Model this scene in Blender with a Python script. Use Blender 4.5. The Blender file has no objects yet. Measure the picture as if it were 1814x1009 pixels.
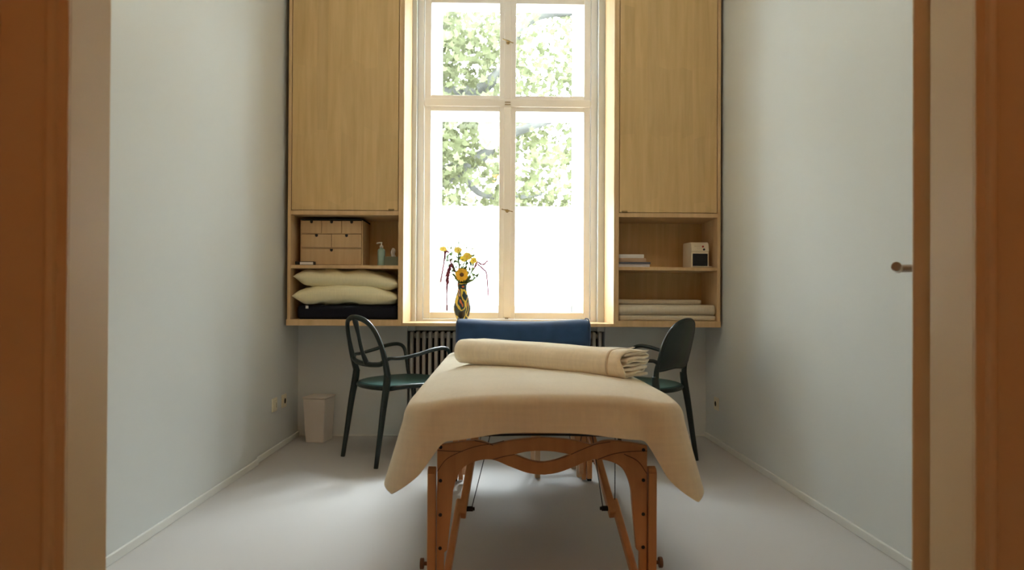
import bpy, bmesh, math, random
from mathutils import Vector, Matrix, Euler, noise
random.seed(7)
PI = math.pi
sc = bpy.context.scene
COL = sc.collection

# ---------------------------------------------------------------- camera
F_PX = 1209.0
cd = bpy.data.cameras.new('camera'); cam = bpy.data.objects.new('camera', cd); COL.objects.link(cam)
cd.sensor_width = 36.0; cd.lens = 36.0 * F_PX / 1814.0
cd.shift_y = 23.5 / 1814.0
cd.clip_start = 0.02; cd.clip_end = 200
cam.location = (0, 0, .917)
yaw, pitch, roll = math.radians(-1.14), math.radians(.38), math.radians(.30)
cam.rotation_euler = (Matrix.Rotation(yaw, 3, 'Z') @ Matrix.Rotation(PI/2 + pitch, 3, 'X') @ Matrix.Rotation(roll, 3, 'Z')).to_euler()
cd.dof.use_dof = True; cd.dof.focus_distance = 3.3; cd.dof.aperture_fstop = 4.5
sc.camera = cam

# ---------------------------------------------------------------- world, view
w = bpy.data.worlds.new('overcast_sky'); sc.world = w; w.use_nodes = True
bg = w.node_tree.nodes['Background']; bg.inputs[0].default_value = (.84, .93, 1.0, 1); bg.inputs[1].default_value = 23.0
sc.view_settings.view_transform = 'Standard'; sc.view_settings.look = 'None'
sc.view_settings.gamma = 1; sc.view_settings.use_curve_mapping = False
sc.view_settings.exposure = 1.0
sc.cycles.use_denoising = True
sc.cycles.max_bounces = 12; sc.cycles.diffuse_bounces = 7; sc.cycles.glossy_bounces = 4
sc.cycles.transparent_max_bounces = 24; sc.cycles.transmission_bounces = 8
sc.cycles.sample_clamp_indirect = 8.0
sc.cycles.caustics_reflective = False; sc.cycles.caustics_refractive = False
LAMP_ROOM = 13.0      # emission of the globe pendant
LAMP_HALL = 10.5       # emission of the hallway globe
pl = bpy.data.lights.new('window_portal', 'AREA'); pl.shape = 'RECTANGLE'; pl.size = 1.25; pl.size_y = 2.4; pl.cycles.is_portal = True
po = bpy.data.objects.new('window_portal', pl); COL.objects.link(po); po.location = (.058, 5.24, 1.98); po.rotation_euler = (-PI/2, 0, 0)

sl = bpy.data.lights.new('hazy_sun', 'SUN'); sl.energy = 5.5; sl.angle = math.radians(20); sl.color = (.90, .96, 1.0)
so = bpy.data.objects.new('hazy_sun', sl); COL.objects.link(so); so.location = (2, 12, 9)
so.rotation_euler = Vector((-.42, -1, -1.15)).to_track_quat('-Z', 'Y').to_euler()

# ---------------------------------------------------------------- materials
def srgb(r, g, b):
    f = lambda c: ((c/255)/12.92 if c/255 <= .04045 else ((c/255+.055)/1.055)**2.4)
    return (f(r), f(g), f(b), 1)
class NM:
    def __init__(s, name):
        s.m = bpy.data.materials.new(name); s.m.use_nodes = True; s.n = s.m.node_tree.nodes; s.l = s.m.node_tree.links
        s.b = s.n['Principled BSDF']; s.out = s.n['Material Output']
    def node(s, t, **k):
        n = s.n.new(t)
        for a, v in k.items(): setattr(n, a, v)
        return n
    def link(s, a, b): s.l.new(a, b)
    def coords(s, scale=(1,1,1), kind='Object'):
        tc = s.node('ShaderNodeTexCoord'); mp = s.node('ShaderNodeMapping'); mp.inputs['Scale'].default_value = scale
        s.link(tc.outputs[kind], mp.inputs[0]); return mp.outputs[0]
def plain(name, col, rough=.6, spec=.5, metal=0, var=.04, nscale=6, bump=0, bscale=200, vscale=(1,1,1), sheen=0):
    """base colour with a soft procedural variation and optional fine bump"""
    M = NM(name); b = M.b
    b.inputs['Roughness'].default_value = rough; b.inputs['Metallic'].default_value = metal
    b.inputs['Specular IOR Level'].default_value = spec
    if sheen: b.inputs['Sheen Weight'].default_value = sheen; b.inputs['Sheen Roughness'].default_value = .5
    v = M.coords(vscale)
    nz = M.node('ShaderNodeTexNoise'); nz.inputs['Scale'].default_value = nscale; nz.inputs['Detail'].default_value = 4; M.link(v, nz.inputs['Vector'])
    r = M.node('ShaderNodeValToRGB')
    c = col if len(col) == 4 else (*col, 1)
    r.color_ramp.elements[0].position = .3; r.color_ramp.elements[1].position = .7
    r.color_ramp.elements[0].color = (*[x*(1-var) for x in c[:3]], 1); r.color_ramp.elements[1].color = (*[min(1, x*(1+var)) for x in c[:3]], 1)
    M.link(nz.outputs['Fac'], r.inputs[0]); M.link(r.outputs[0], b.inputs['Base Color'])
    if bump:
        n2 = M.node('ShaderNodeTexNoise'); n2.inputs['Scale'].default_value = bscale; n2.inputs['Detail'].default_value = 3; M.link(v, n2.inputs['Vector'])
        bp = M.node('ShaderNodeBump'); bp.inputs['Strength'].default_value = bump; bp.inputs['Distance'].default_value = .002
        M.link(n2.outputs['Fac'], bp.inputs['Height']); M.link(bp.outputs[0], b.inputs['Normal'])
    return M.m
def wood(name, c0, c1, rough=.45, grain=(14, 14, 1.2), leaf=0.0):
    M = NM(name); b = M.b; b.inputs['Roughness'].default_value = rough; b.inputs['Specular IOR Level'].default_value = .35
    v = M.coords(grain)
    nz = M.node('ShaderNodeTexNoise'); nz.inputs['Scale'].default_value = 2.2; nz.inputs['Detail'].default_value = 6; nz.inputs['Distortion'].default_value = .4
    M.link(v, nz.inputs['Vector'])
    r = M.node('ShaderNodeValToRGB'); r.color_ramp.elements[0].position = .3; r.color_ramp.elements[1].position = .72
    r.color_ramp.elements[0].color = (*c0, 1); r.color_ramp.elements[1].color = (*c1, 1)
    M.link(nz.outputs['Fac'], r.inputs[0])
    if leaf:   # veneer leaves laid side by side
        v2 = M.coords((1/leaf, 1, 2.3)); br = M.node('ShaderNodeTexVoronoi', feature='F1'); br.inputs['Scale'].default_value = 1.0
        br.inputs['Randomness'].default_value = .15; M.link(v2, br.inputs['Vector'])
        mx = M.node('ShaderNodeMix', data_type='RGBA', blend_type='MULTIPLY'); mx.inputs[0].default_value = .12
        bw = M.node('ShaderNodeRGBToBW'); M.link(br.outputs['Color'], bw.inputs[0]); M.link(r.outputs[0], mx.inputs[6]); M.link(bw.outputs[0], mx.inputs[7]); M.link(mx.outputs[2], b.inputs['Base Color'])
    else: M.link(r.outputs[0], b.inputs['Base Color'])
    bp = M.node('ShaderNodeBump'); bp.inputs['Strength'].default_value = .08; bp.inputs['Distance'].default_value = .001
    M.link(nz.outputs['Fac'], bp.inputs['Height']); M.link(bp.outputs[0], b.inputs['Normal'])
    return M.m
def linen(name, col, var=.06, bump=.35, weave=900, rough=.9):
    M = NM(name); b = M.b; b.inputs['Roughness'].default_value = rough; b.inputs['Specular IOR Level'].default_value = .15
    b.inputs['Sheen Weight'].default_value = .15
    a1 = M.coords((60, 60, 4)); n1 = M.node('ShaderNodeTexNoise'); n1.inputs['Scale'].default_value = 1.5; n1.inputs['Detail'].default_value = 5; M.link(a1, n1.inputs['Vector'])
    a2 = M.coords((4, 4, 60)); n2 = M.node('ShaderNodeTexNoise'); n2.inputs['Scale'].default_value = 1.5; n2.inputs['Detail'].default_value = 5; M.link(a2, n2.inputs['Vector'])
    mx = M.node('ShaderNodeMath', operation='ADD'); M.link(n1.outputs['Fac'], mx.inputs[0]); M.link(n2.outputs['Fac'], mx.inputs[1])
    r = M.node('ShaderNodeValToRGB'); r.color_ramp.elements[0].position = .7; r.color_ramp.elements[1].position = 1.0
    mr = M.node('ShaderNodeMath', operation='MULTIPLY'); mr.inputs[1].default_value = .85; M.link(mx.outputs[0], mr.inputs[0]); M.link(mr.outputs[0], r.inputs[0])
    r.color_ramp.elements[0].color = (*[x*(1-var) for x in col], 1); r.color_ramp.elements[1].color = (*[min(1, x*(1+var)) for x in col], 1)
    M.link(r.outputs[0], b.inputs['Base Color'])
    n3 = M.node('ShaderNodeTexNoise'); n3.inputs['Scale'].default_value = weave; n3.inputs['Detail'].default_value = 2; M.link(M.coords(), n3.inputs['Vector'])
    bp = M.node('ShaderNodeBump'); bp.inputs['Strength'].default_value = bump; bp.inputs['Distance'].default_value = .001
    M.link(n3.outputs['Fac'], bp.inputs['Height']); M.link(bp.outputs[0], b.inputs['Normal'])
    return M.m
def glass_mat(name):
    M = NM(name); M.n.remove(M.b)
    t = M.node('ShaderNodeBsdfTransparent'); t.inputs[0].default_value = (.96, .975, .965, 1)
    g = M.node('ShaderNodeBsdfGlossy'); g.inputs['Roughness'].default_value = .0
    fr = M.node('ShaderNodeFresnel'); fr.inputs['IOR'].default_value = 1.5
    mu = M.node('ShaderNodeMath', operation='MULTIPLY'); mu.inputs[1].default_value = 1.1; M.link(fr.outputs[0], mu.inputs[0])
    mx = M.node('ShaderNodeMixShader'); M.link(mu.outputs[0], mx.inputs[0]); M.link(t.outputs[0], mx.inputs[1]); M.link(g.outputs[0], mx.inputs[2])
    M.link(mx.outputs[0], M.out.inputs[0]); return M.m
def film_mat(name):
    M = NM(name); M.n.remove(M.b)
    t = M.node('ShaderNodeBsdfTranslucent'); t.inputs[0].default_value = (.97, .97, .97, 1)
    d = M.node('ShaderNodeBsdfTransparent'); d.inputs[0].default_value = (1, 1, 1, 1)
    nz = M.node('ShaderNodeTexNoise'); nz.inputs['Scale'].default_value = 300; M.link(M.coords(), nz.inputs['Vector'])
    mp = M.node('ShaderNodeMapRange'); mp.inputs[3].default_value = .08; mp.inputs[4].default_value = .12; M.link(nz.outputs['Fac'], mp.inputs[0])
    mx = M.node('ShaderNodeMixShader'); M.link(mp.outputs[0], mx.inputs[0]); M.link(t.outputs[0], mx.inputs[1]); M.link(d.outputs[0], mx.inputs[2])
    M.link(mx.outputs[0], M.out.inputs[0]); return M.m
def emit(name, col, s):
    M = NM(name); M.b.inputs['Emission Color'].default_value = (*col, 1); M.b.inputs['Emission Strength'].default_value = s
    M.b.inputs['Base Color'].default_value = (.8, .8, .78, 1); return M.m
def leafm(name, c0, c1):
    M = NM(name); M.n.remove(M.b)
    v = M.coords(); nz = M.node('ShaderNodeTexNoise'); nz.inputs['Scale'].default_value = 3.5; nz.inputs['Detail'].default_value = 5; M.link(v, nz.inputs['Vector'])
    r = M.node('ShaderNodeValToRGB'); r.color_ramp.elements[0].position = .35; r.color_ramp.elements[1].position = .65
    r.color_ramp.elements[0].color = (*c0, 1); r.color_ramp.elements[1].color = (*c1, 1); M.link(nz.outputs['Fac'], r.inputs[0])
    d = M.node('ShaderNodeBsdfDiffuse'); t = M.node('ShaderNodeBsdfTranslucent'); M.link(r.outputs[0], d.inputs[0]); M.link(r.outputs[0], t.inputs[0])
    mx = M.node('ShaderNodeMixShader'); mx.inputs[0].default_value = .5; M.link(d.outputs[0], mx.inputs[1]); M.link(t.outputs[0], mx.inputs[2])
    M.link(mx.outputs[0], M.out.inputs[0]); return M.m

m_wall = plain('wall_paint', (.615, .645, .64), .75, .3, var=.015, nscale=2, bump=.05, bscale=120)
m_ceil = plain('ceiling_paint', (.78, .77, .74), .85, .2, var=.01)
m_hall = plain('hallway_paint', (.66, .60, .50), .8, .2, var=.02)
m_floor = plain('poured_floor', (.475, .465, .455), .48, .35, var=.02, nscale=1.5, bump=.02, bscale=40)
m_base = plain('skirting_paint', (.66, .67, .64), .45, .5, var=.01)
m_trim = plain('door_casing_paint', (.60, .47, .28), .5, .4, var=.02)
m_frame = plain('window_paint', (.84, .82, .79), .4, .5, var=.01)
m_maple = wood('maple_veneer', (.60, .405, .175), (.70, .49, .235), leaf=.075)
m_maple_edge = wood('maple_edge', (.58, .39, .20), (.68, .475, .26))
m_beech = wood('beech_table', (.52, .235, .095), (.62, .30, .125), rough=.42)
m_beech_dark = wood('beech_groove', (.12, .055, .03), (.16, .075, .04))
m_chestw = wood('birch_plywood', (.50, .335, .17), (.58, .40, .215), rough=.6)
m_stool = wood('pale_beech', (.55, .37, .22), (.62, .43, .27))
m_black = plain('black_fitting', (.012, .012, .012), .5, .4)
m_chair = plain('dark_green_plastic', (.008, .018, .017), .32, .5, var=.03)
m_seat = plain('green_seat_plastic', (.02, .075, .065), .30, .6, var=.03)
m_cloth = linen('linen_cover', (.72, .66, .535), var=.03)
m_wool = linen('cream_wool', (.88, .80, .64), var=.04, bump=.6, weave=500)
m_seam = linen('cream_seam', (.66, .55, .40))
m_blank = linen('ecru_blanket', (.66, .59, .46), var=.04)
m_pillow = linen('pale_yellow_cotton', (.80, .73, .48), var=.03, bump=.15)
m_darkpad = plain('black_cushion_fabric', (.014, .015, .022), .9, .1, bump=.3)
m_velvet = plain('blue_velvet', (.020, .060, .155), .85, .2, var=.15, nscale=14, sheen=.35)
m_piping = plain('blue_piping', (.03, .06, .13), .8, .2)
m_bin = plain('bin_enamel', (.66, .60, .53), .5, .4)
m_plast = plain('outlet_plastic', (.72, .66, .50), .35, .5)
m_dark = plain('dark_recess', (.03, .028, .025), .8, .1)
m_brass = plain('aged_brass', (.30, .22, .10), .35, .5, metal=1)
m_steel = plain('brushed_steel', (.42, .38, .34), .35, .5, metal=.9)
m_rad = plain('radiator_enamel', (.58, .555, .51), .4, .5)
m_glass = glass_mat('window_glass')
m_film = film_mat('frosted_film')
m_mint = plain('mint_bottle', (.30, .45, .40), .35, .5)
m_pump = plain('white_pump', (.65, .63, .58), .4, .5)
m_tissue = plain('tissue_box_card', (.20, .23, .17), .7, .2)
m_paper = plain('white_paper', (.78, .76, .72), .8, .1)
m_cream = plain('cream_appliance', (.72, .62, .46), .4, .5)
m_red = plain('red_button', (.45, .05, .03), .4)
m_screen = plain('dark_window', (.008, .009, .014), .15, .5)
m_vinyl = plain('cream_vinyl', (.55, .46, .36), .5, .4)
m_stem = plain('stem_green', (.10, .17, .05), .6)
m_petal = plain('sunflower_petal', (.85, .50, .03), .6, var=.15, nscale=40)
m_petal2 = plain('yellow_petal', (.90, .72, .10), .6, var=.1, nscale=40)
m_disc = plain('sunflower_disc', (.11, .04, .012), .9, bump=.5)
m_ama = plain('amaranth_red', (.20, .03, .06), .8, var=.3, nscale=60)
m_white = plain('white_blossom', (.75, .76, .66), .7)
m_leaf = leafm('plane_tree_leaf', (.052, .057, .028), (.115, .122, .068))
m_bark = plain('plane_tree_bark', (.05, .05, .045), .9, .1, var=.3, nscale=8)
m_facade = plain('pale_facade', (.80, .78, .74), .9, .1)
m_street = plain('street_paving', (.55, .54, .52), .9, .1)
m_winout = plain('facade_window', (.16, .17, .18), .2)
m_lampr = emit('pendant_globe_light', (1.0, .85, .66), LAMP_ROOM)
m_lamph = emit('hallway_globe_light', (1.0, .34, .07), LAMP_HALL)

# ---------------------------------------------------------------- helpers
def new_bm(): return bmesh.new()
def box(bm, x0, x1, y0, y1, z0, z1):
    vs = [bm.verts.new((x, y, z)) for x in (x0, x1) for y in (y0, y1) for z in (z0, z1)]
    for f in ((0,1,3,2), (4,6,7,5), (0,4,5,1), (2,3,7,6), (0,2,6,4), (1,5,7,3)): bm.faces.new([vs[i] for i in f])
    return bm
def obj(name, bm, mat, parent=None, bevel=0, seg=2, smooth=False, sub=0, solid=0):
    bmesh.ops.recalc_face_normals(bm, faces=bm.faces)
    me = bpy.data.meshes.new(name); bm.to_mesh(me); bm.free()
    for mt in (mat if isinstance(mat, (list, tuple)) else [mat]): me.materials.append(mt)
    o = bpy.data.objects.new(name, me); COL.objects.link(o)
    if smooth:
        for p in me.polygons: p.use_smooth = True
    if parent: o.parent = parent
    if solid:
        s = o.modifiers.new('thickness', 'SOLIDIFY'); s.thickness = solid; s.offset = 0
    if bevel:
        b = o.modifiers.new('bevel', 'BEVEL'); b.width = bevel; b.segments = seg; b.limit_method = 'ANGLE'; b.angle_limit = .7
        b.harden_normals = False
    if sub:
        s = o.modifiers.new('subdiv', 'SUBSURF'); s.levels = sub; s.render_levels = sub
    return o
def tag(o, label=None, cat=None, group=None, kind=None):
    if label: o['label'] = label
    if cat: o['category'] = cat
    if group: o['group'] = group
    if kind: o['kind'] = kind
    return o
def thing(name, label, cat, loc=(0,0,0), rz=0, group=None):
    o = bpy.data.objects.new(name, None); COL.objects.link(o); o.empty_display_size = .1
    o.location = loc; o.rotation_euler = (0, 0, rz); return tag(o, label, cat, group)
def struct(o, label=None, cat=None):
    o['kind'] = 'structure'
    if label: o['label'] = label
    if cat: o['category'] = cat
    return o
def catmull(pts, n=8):
    P = [Vector(p[:3]) for p in pts]; R = [p[3] if len(p) > 3 else None for p in pts]
    P = [P[0]*2 - P[1]] + P + [P[-1]*2 - P[-2]]; R = [R[0]] + R + [R[-1]]
    out = []
    for i in range(1, len(P)-2):
        for k in range(n):
            t = k/n; a, b, c, d = P[i-1], P[i], P[i+1], P[i+2]
            q = .5*((2*b) + (-a+c)*t + (2*a-5*b+4*c-d)*t*t + (-a+3*b-3*c+d)*t**3)
            r = None if R[i] is None else R[i]*(1-t) + R[i+1]*t
            out.append((q, r))
    out.append((P[-2], R[-2])); return out
def tube(bm, pts, r=.01, n=8, seg=10, ref=None, flat=1.0, closed=False, taper_end=False):
    """smooth tube; r or 4th value = radius; flat scales the second axis; ref fixes the first axis"""
    sp = catmull(pts, n) if n > 1 else [(Vector(p[:3]), p[3] if len(p) > 3 else None) for p in pts]
    rings = []
    up = Vector(ref) if ref else None
    prev = None
    for i, (p, rr) in enumerate(sp):
        rr = r if rr is None else rr
        t = (sp[min(i+1, len(sp)-1)][0] - sp[max(i-1, 0)][0]).normalized()
        if up is not None:
            a = (up - t*up.dot(t))
            a = a.normalized() if a.length > 1e-4 else (prev or Vector((1,0,0)))
        else:
            if prev is None:
                a = t.orthogonal().normalized()
            else:
                a = (prev - t*prev.dot(t)).normalized()
        prev = a; b = t.cross(a)
        rings.append([bm.verts.new(p + a*(rr*math.cos(2*PI*k/seg)) + b*(rr*flat*math.sin(2*PI*k/seg))) for k in range(seg)])
    for i in range(len(rings)-1):
        for k in range(seg):
            bm.faces.new((rings[i][k], rings[i][(k+1) % seg], rings[i+1][(k+1) % seg], rings[i+1][k]))
    bm.faces.new(rings[0]); bm.faces.new(rings[-1])
    return bm
def lathe(bm, prof, c=(0,0,0), n=32, axis=None):
    """prof: list of (r, z)"""
    rings = []
    for r, z in prof:
        if r < 1e-5: rings.append([bm.verts.new((c[0], c[1], c[2]+z))])
        else: rings.append([bm.verts.new((c[0]+r*math.cos(2*PI*k/n), c[1]+r*math.sin(2*PI*k/n), c[2]+z)) for k in range(n)])
    for a, b in zip(rings, rings[1:]):
        for k in range(n):
            k2 = (k+1) % n
            if len(a) == 1 and len(b) == 1: continue
            if len(a) == 1: bm.faces.new((a[0], b[k], b[k2]))
            elif len(b) == 1: bm.faces.new((a[k], a[k2], b[0]))
            else: bm.faces.new((a[k], a[k2], b[k2], b[k]))
    if len(rings[0]) > 1: bm.faces.new(rings[0])
    if len(rings[-1]) > 1: bm.faces.new(rings[-1])
    return bm
def cyl(bm, a, b, r, seg=16): return tube(bm, [tuple(a), tuple(b)], r, n=1, seg=seg)
def prism(bm, outline, y0, y1, holes=()):
    """extrude an XZ outline between y0 and y1; holes are closed XZ loops"""
    loops = [list(outline)] + [list(h) for h in holes]
    edges = []; front = []
    for lp in loops:
        vs = [bm.verts.new((x, y0, z)) for x, z in lp]; front.append(vs)
        for i in range(len(vs)): edges.append(bm.edges.new((vs[i], vs[(i+1) % len(vs)])))
    res = bmesh.ops.triangle_fill(bm, use_beauty=True, use_dissolve=False, edges=edges)
    faces = [g for g in res['geom'] if isinstance(g, bmesh.types.BMFace)]
    ex = bmesh.ops.extrude_face_region(bm, geom=faces)
    for v in [g for g in ex['geom'] if isinstance(g, bmesh.types.BMVert)]: v.co.y = y1
    return bm
def smooth2(pts, n=8, closed=False):
    """catmull in 2D"""
    p3 = [(a, b, 0) for a, b in pts]
    if closed: p3 = p3 + [p3[0]]
    r = [(q.x, q.y) for q, _ in catmull(p3, n)]
    return r[:-1] if closed else r

# ---------------------------------------------------------------- room shell
XL, XR, YB, ZC = -1.362, 1.440, 4.70, 3.42
YD0, YD1 = 1.0, 1.10                       # door wall
DL, DR, DH = -.6214, .7046, 2.55             # doorway
WX0, WX1, WZ0, WZ1 = -.575, .691, .78, 3.16  # window hole
bm = new_bm(); box(bm, -2.1, 2.1, -2.1, 5.3, -.12, 0); struct(obj('floor', bm, m_floor))
bm = new_bm(); box(bm, -2.1, 2.1, -2.1, 5.3, ZC, ZC+.12); struct(obj('ceiling', bm, m_ceil))
bm = new_bm(); box(bm, -2.1, XL-.006, 3.87, 5.3, 0, ZC); box(bm, -2.1, XL+.010, YD1, 3.87, 0, ZC); struct(obj('wall_left', bm, m_wall))
bm = new_bm(); box(bm, XR, 2.1, YD1, 5.3, 0, ZC); struct(obj('wall_right', bm, m_wall))
bm = new_bm()
NX0, NX1 = -.626, .739
box(bm, XL-.006, WX0-.051, YB, 5.22, 0, ZC); box(bm, WX1+.048, XR, YB, 5.22, 0, ZC)
box(bm, NX0, WX0, 4.735, 5.22, .72, ZC); box(bm, WX1, NX1, 4.735, 5.22, .72, ZC)
box(bm, WX0, WX1, 4.735, 5.22, WZ1, ZC); box(bm, NX0, NX1, 4.88, 5.22, 0, .72); box(bm, WX0, WX1, 4.80, 5.22, .72, .782)
struct(obj('wall_back', bm, m_wall))
bm = new_bm()
box(bm, -2.1, DL, YD0, YD1, 0, ZC); box(bm, DR, 2.1, YD0, YD1, 0, ZC); box(bm, DL, DR, YD0, YD1, DH, ZC)
struct(obj('wall_front', bm, m_trim))
bm = new_bm(); box(bm, -2.1, -1.7, -2.1, YD0, 0, ZC); struct(obj('wall_hallway_left', bm, m_hall))
bm = new_bm(); box(bm, 1.7, 2.1, -2.1, YD0, 0, ZC); struct(obj('wall_hallway_right', bm, m_hall))
bm = new_bm(); box(bm, -1.7, 1.7, -2.1, -1.9, 0, ZC); struct(obj('wall_hallway_back', bm, m_hall))
# skirting
bm = new_bm(); box(bm, XL+.010, XL+.022, YD1, 3.872, 0, .034); box(bm, XL-.006, XL+.006, 3.872, YB, 0, .034)
struct(obj('baseboard_left', bm, m_base, bevel=.003))
bm = new_bm(); box(bm, XR-.012, XR, YD1, YB, 0, .034); struct(obj('baseboard_right', bm, m_base, bevel=.003))
bm = new_bm(); box(bm, XL+.006, NX0-.01, YB-.008, YB, 0, .012); box(bm, NX1+.01, XR-.012, YB-.008, YB, 0, .012)
struct(obj('baseboard_back', bm, m_base, bevel=.002))
# door casings on the hallway side
def casing(name, xin, s):
    prof = [(0, .0), (0, -.006), (.014, -.006), (.017, -.013), (.0235, -.016), (.030, -.013), (.033, -.006), (.098, -.006), (.098, -.014), (.118, -.014), (.118, 0)]
    bm = new_bm()
    a = [bm.verts.new((xin + s*x, YD0 + y, 0)) for x, y in prof]; b = [bm.verts.new((xin + s*x, YD0 + y, DH+.10)) for x, y in prof]
    for i in range(len(prof)): j = (i+1) % len(prof); bm.faces.new((a[i], a[j], b[j], b[i]))
    bm.faces.new(a); bm.faces.new(b)
    struct(obj(name, bm, m_trim, bevel=.0015))
casing('trim_1', DL, -1); casing('trim_2', DR, 1)
bm = new_bm(); box(bm, DL+.0, DR, YD0-.014, YD0, DH, DH+.10); struct(obj('trim_3', bm, m_trim, bevel=.003))

# door leaf, opened into the room
door = thing('door_1', None, None, (.7005, 1.142, 0), math.atan2(.842, .545)); struct(door, 'cream door leaf standing open on the right of the doorway', 'door')
bm = new_bm(); box(bm, 0, .655, -.054, 0, .01, DH-.02); obj('door_leaf', bm, m_trim, door, bevel=.003)
bm = new_bm(); Lz = 1.005
tube(bm, [(.46, .043, Lz), (.57, .043, Lz)], .0112, n=1, seg=20); tube(bm, [(.563, .046, Lz), (.563, .0, Lz)], .0095, n=1, seg=16)
h = obj('lever_handle', bm, m_steel, door, bevel=.002, smooth=False); h['label'] = 'brushed steel lever handle'
bm = new_bm(); cyl(bm, (.563, .008, Lz), (.563, -.002, Lz), .026, 24); obj('handle_rose', bm, m_steel, door, bevel=.002)

# ---------------------------------------------------------------- window
CX = .058
win = thing('window_1', None, None, (CX, 0, 0)); struct(win, 'tall white double casement window with four panes', 'window')
def sash(x0, x1, z0, z1, gx0, gx1, gz0, gz1, y0, y1, name, film=None):
    bm = new_bm()
    box(bm, x0, gx0, y0, y1, z0, z1); box(bm, gx1, x1, y0, y1, z0, z1)
    box(bm, gx0, gx1, y0, y1, z0, gz0); box(bm, gx0, gx1, y0, y1, gz1, z1)
    s = obj(name, bm, m_frame, win, bevel=.004)
    g = new_bm(); ym = (y0+y1)/2+.006
    v = [g.verts.new(p) for p in ((gx0, ym, gz0), (gx1, ym, gz0), (gx1, ym, gz1), (gx0, ym, gz1))]; g.faces.new(v)
    obj('glass', g, m_glass, s)
    if film:
        g = new_bm(); v = [g.verts.new(p) for p in ((gx0, ym-.004, gz0), (gx1, ym-.004, gz0), (gx1, ym-.004, film), (gx0, ym-.004, film))]; g.faces.new(v)
        f = obj('frosted_film', g, m_film, s); f['label'] = 'white frosted film'
    return s
# fixed inner frame
bm = new_bm()
box(bm, -.633, -.590, 4.80, 4.875, .782, 3.16); box(bm, .590, .633, 4.80, 4.875, .782, 3.16)
box(bm, -.590, .590, 4.80, 4.875, .782, .800); box(bm, -.590, .590, 4.80, 4.875, 3.085, 3.16); box(bm, -.59, .59, 4.806, 4.87, 2.305, 2.34)
obj('fixed_frame', bm, m_frame, win, bevel=.004)
for s in (-1, 1):
    a, b = sorted((s*.585, s*.004)); ga, gb = sorted((s*.540, s*.058))
    sash(a, b, .803, 2.302, ga, gb, .849, 2.266, 4.81, 4.86, 'inner_sash')
    sash(a, b, 2.343, 3.08, ga, gb, 2.379, 3.03, 4.81, 4.86, 'inner_sash')
    a, b = sorted((s*.585, s*.004)); ga, gb = sorted((s*.482, s*.050))
    sash(a, b, .80, 2.32, ga, gb, .90, 2.26, 5.03, 5.075, 'outer_sash', film=1.63)
    sash(a, b, 2.325, 3.14, ga, gb, 2.385, 3.08, 5.03, 5.075, 'outer_sash')
bm = new_bm(); box(bm, -.633, -.585, 5.02, 5.09, .782, 3.16); box(bm, .585, .633, 5.02, 5.09, .782, 3.16); box(bm, -.585, .585, 5.02, 5.09, .782, .80)
box(bm, -.585, .585, 5.02, 5.09, 3.14, 3.16)
obj('outer_frame', bm, m_frame, win, bevel=.004)
# cover strip on the meeting stiles
bm = new_bm(); box(bm, -.026, .026, 4.797, 4.812, .812, 2.296); box(bm, -.026, .026, 4.797, 4.812, 2.35, 3.07)
obj('meeting_strip', bm, m_frame, win, bevel=.005)
bm = new_bm(); box(bm, -.585, .585, 4.793, 4.808, 2.295, 2.352); obj('transom', bm, m_frame, win, bevel=.006)
for z, ang in ((2.748, 20), (1.562, 12)):
    bm = new_bm(); cyl(bm, (0, 4.80, z), (0, 4.765, z), .006)
    a = math.radians(ang); dx, dz = .040*math.cos(a), .040*math.sin(a)
    tube(bm, [(-dx, 4.765, z+dz, .0042), (-dx*.6, 4.765, z+dz*.6, .003), (-dx*.25, 4.765, z+dz*.25, .0055), (0, 4.765, z, .007), (dx*.25, 4.765, z-dz*.25, .0055), (dx*.6, 4.765, z-dz*.6, .003), (dx, 4.765, z-dz, .0042)], n=4, seg=8)
    cyl(bm, (0, 4.80, z), (0, 4.793, z), .012)
    k = obj('window_handle', bm, m_brass, win, smooth=True); k['label'] = 'small brass turn handle'
bm = new_bm(); box(bm, -.02, .02, 4.785, 4.80, 2.325, 2.329); box(bm, -.02, .02, 4.785, 4.80, 2.308, 2.312); obj('latch', bm, m_brass, win, bevel=.001)
bm = new_bm(); box(bm, -.012, .012, 4.79, 4.80, .803, .812); obj('bottom_bolt', bm, m_brass, win, bevel=.001)

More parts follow.
